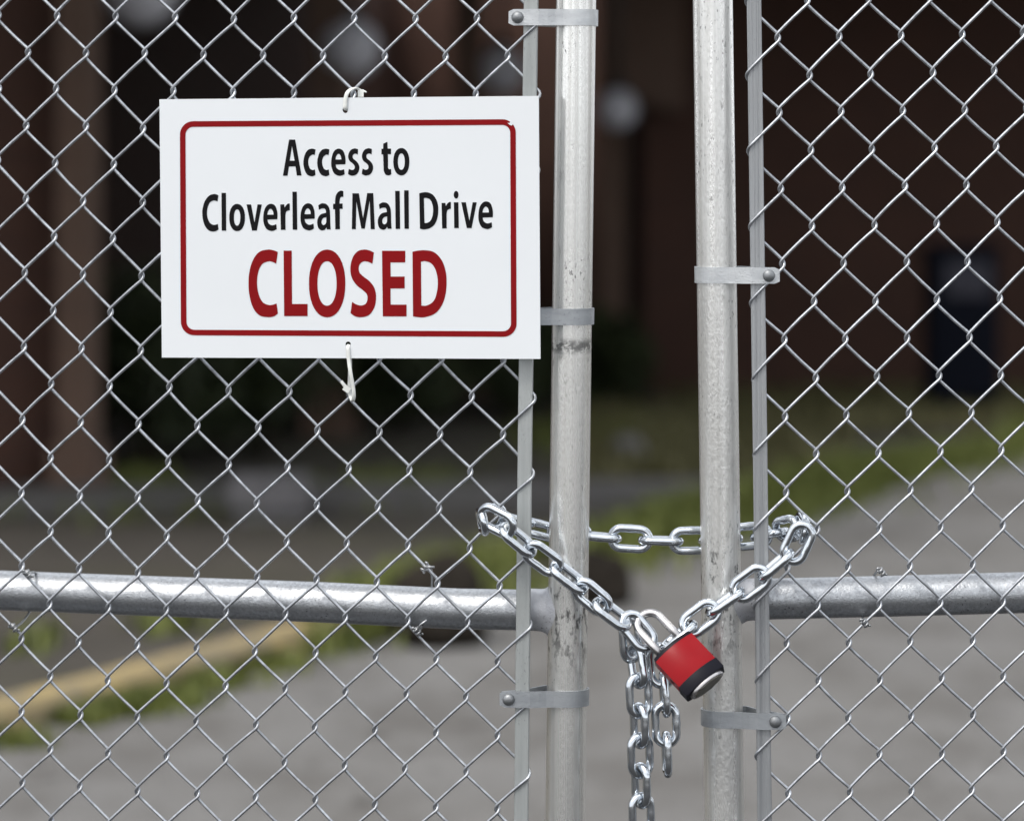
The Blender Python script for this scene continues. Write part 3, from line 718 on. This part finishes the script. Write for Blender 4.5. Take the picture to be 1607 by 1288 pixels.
# ------------------------------------------------------------------ padlock
a_ax = Vector((.62, -.49, -.612)).normalized(); w_ax = Vector((.80, 0, .60)); w_ax.y = -(w_ax.x*a_ax.x+w_ax.z*a_ax.z)/a_ax.y
w_ax = w_ax.normalized(); d_ax = a_ax.cross(w_ax).normalized(); d_ax = d_ax if d_ax.y < 0 else -d_ax
LC = at(1079, 1042, -.083)
lock = thing('padlock', 'red padlock with black end caps hanging from the chain between the posts', 'padlock', LC)
lp = lambda a, w_, d: LC + a_ax*a + w_ax*w_ + d_ax*d
half = [(28*math.cos(math.pi*k/16), 8.2+6.2*(1-math.cos(math.pi*k/16)**2)) for k in range(17)]
secL = [(x/1000, y/1000) for x, y in half] + [(-x/1000, -y/1000) for x, y in half]
def extr(stations, mt, name, parent=lock, sec=secL):
    m = MB(); n = len(sec); vv = []
    for a, s in stations: vv += [lp(a, x*s, y*s) for x, y in sec]
    ff = [(i*n+k, i*n+(k+1) % n, (i+1)*n+(k+1) % n, (i+1)*n+k) for i in range(len(stations)-1) for k in range(n)]
    m.add(vv, ff)
    m.add(vv[:n], [tuple(range(n))], True); m.add(vv[-n:], [tuple(reversed(range(n)))], True)
    o = m.build(name, mt, parent)
    md = o.modifiers.new('edges', 'EDGE_SPLIT'); md.split_angle = rad(32)
    return o
extr([(-.0295, .90), (-.029, .955), (-.0275, .985), (-.0245, .985)], M['lock_black'], 'top_cap')
body = extr([(-.0247, .975), (-.0242, 1), (.0185, 1), (.019, .985)], M['lock_red'], 'body')
m = MB()
sq = [lp(.001, -.02815, -.0022), lp(.0095, -.02815, -.0022), lp(.0095, -.02815, .0030), lp(.001, -.02815, .0030)]
m.add(sq+[p+w_ax*.001 for p in sq], [(0, 1, 2, 3), (3, 2, 1, 0), (0, 4, 5, 1), (1, 5, 6, 2), (2, 6, 7, 3), (3, 7, 4, 0)], True); m.build('side_inset', M['lock_black'], body)
extr([(.0186, .99), (.019, 1.03), (.0325, 1.03), (.0337, 1.0), (.0339, .95)], M['lock_black'], 'bottom_cap')
es = [(.0248*math.cos(2*math.pi*k/48), 0.0132*math.sin(2*math.pi*k/48)) for k in range(48)]
plate = extr([(.0337, .99), (.0362, .99), (.0374, .95), (.0376, .90)], M['steel'], 'keyway_plate', lock, es)
e2 = [(.0198*math.cos(2*math.pi*k/48)*(1+.05*math.cos(9*2*math.pi*k/48)), 0.0098*math.sin(2*math.pi*k/48)*(1+.07*math.cos(9*2*math.pi*k/48))) for k in range(48)]
M['key'] = galvanized('dull_key_core', (.27, .255, .22), (.18, .17, .15), .35, .5, (1, 1, 1), .2, .1)
extr([(.0374, 1), (.0384, 1), (.0387, .95)], M['key'], 'key_core', plate, e2)
m = MB(); rw = .0155; s0, s1 = -.027, -.069; pth = [lp(s0, -rw, 0), lp((s0+s1)/2, -rw, 0), lp(s1, -rw, 0)]
for k in range(1, 24):
    t = math.pi*k/24; pth.append(lp(s1-rw*math.sin(t), -rw*math.cos(t), 0))
pth += [lp(s1, rw, 0), lp((s0+s1)/2, rw, 0), lp(s0, rw, 0)]
tube(m, pth, .0049, 16); m.build('shackle', M['steel'], lock)
print('LOCK', LC, 'crown', lp(s1-rw, 0, 0), 'legR', lp(-.04, rw, 0))

# ------------------------------------------------------------------ the chain
PITCH, WR, HALF_W = .0366, .0050, .0124
def link_mesh(c, d, nrm):
    d = d.normalized(); nrm = (nrm - d*nrm.dot(d)).normalized(); s = nrm.cross(d)
    L = PITCH/2 + WR - HALF_W; pts, rr = [], []
    for k in range(13):
        t = -math.pi/2 + math.pi*k/12; pts.append((L+HALF_W*math.cos(t), HALF_W*math.sin(t))); rr.append(WR)
    for k in range(1, 6):
        x = L - 2*L*k/6; pts.append((x, HALF_W)); rr.append(WR*(1.06 if k == 3 else 1.02 if k in (2, 4) else 1))
    for k in range(13):
        t = math.pi/2 + math.pi*k/12; pts.append((-L+HALF_W*math.cos(t), HALF_W*math.sin(t))); rr.append(WR)
    for k in range(1, 4): pts.append((-L + 2*L*k/4, -HALF_W)); rr.append(WR)
    m = MB(); tube(m, [c + d*x + s*y for x, y in pts], rr, 14, closed=True, ref=nrm)
    return m
chain = thing('chain', 'silver zinc chain looped through both gate leaves with its ends hanging loose', 'chain', at(1001, 985, -.05))
def run(links, first=None, last=None):
    cs = [at(px, py, y) for px, py, y, *_ in links]
    for i, L in enumerate(links):
        roll = L[3]; ov = L[4] if len(L) > 4 else None
        a = cs[i-1] if i else cs[i]; b = cs[i+1] if i < len(cs)-1 else cs[i]
        d = (b-a).normalized() if ov is None else Vector(ov).normalized()
        f = Vector((0, -1, 0)); f = f - d*f.dot(d)
        f = f.normalized() if f.length > .25 else Vector((0, 0, 1)) - d*d.z
        f = f.normalized(); s = d.cross(f)
        nn = f*math.cos(rad(roll)) + s*math.sin(rad(roll))
        link_mesh(cs[i], d, nn).build('link', M['chain'], chain, cs[i])
run([(1001, 990, -.049, -20, (.62, -.15, -.75)),
     (960, 963, -.053, 62), (929, 936, -.049, -25), (893, 906, -.048, 62), (851, 876, -.050, -25), (813, 847, -.055, 62),
     (780, 817, -.058, -22), (757, 818, -.030, 80), (772, 812, .004, 0), (808, 814, .026, 85), (847, 831, .036, -62), (893, 836, .042, 25),
     (940, 842, .042, 88), (989, 845, .040, 3), (1037, 848, .040, 88), (1084, 848, .042, 3), (1131, 846, .050, 88), (1178, 841, .056, 5),
     (1208, 838, .034, 80), (1236, 830, .006, 0), (1257, 828, -.026, 80), (1252, 852, -.054, 8, (-.42, .05, -.9)),
     (1217, 886.5, -.058, 86), (1178, 915, -.051, 8), (1138, 944, -.050, 86), (1099, 970, -.050, 8), (1065, 998, -.053, 86)])
run([(990, 1004, -.036, -40, (.05, 0, -1)), (1000, 1044, -.046, 58), (1003, 1091, -.048, -24), (1003.5, 1138, -.048, 60), (1005, 1185, -.048, -26),
     (1006, 1232, -.048, 58), (1007, 1279, -.048, -26), (1008, 1326, -.048, 58), (1008, 1373, -.048, -26)])
run([(1037, 1044, -.040, 10, (.1, 0, -1)), (1043, 1089, -.044, 86), (1045, 1136, -.045, 4), (1046.5, 1183, -.046, 86)])
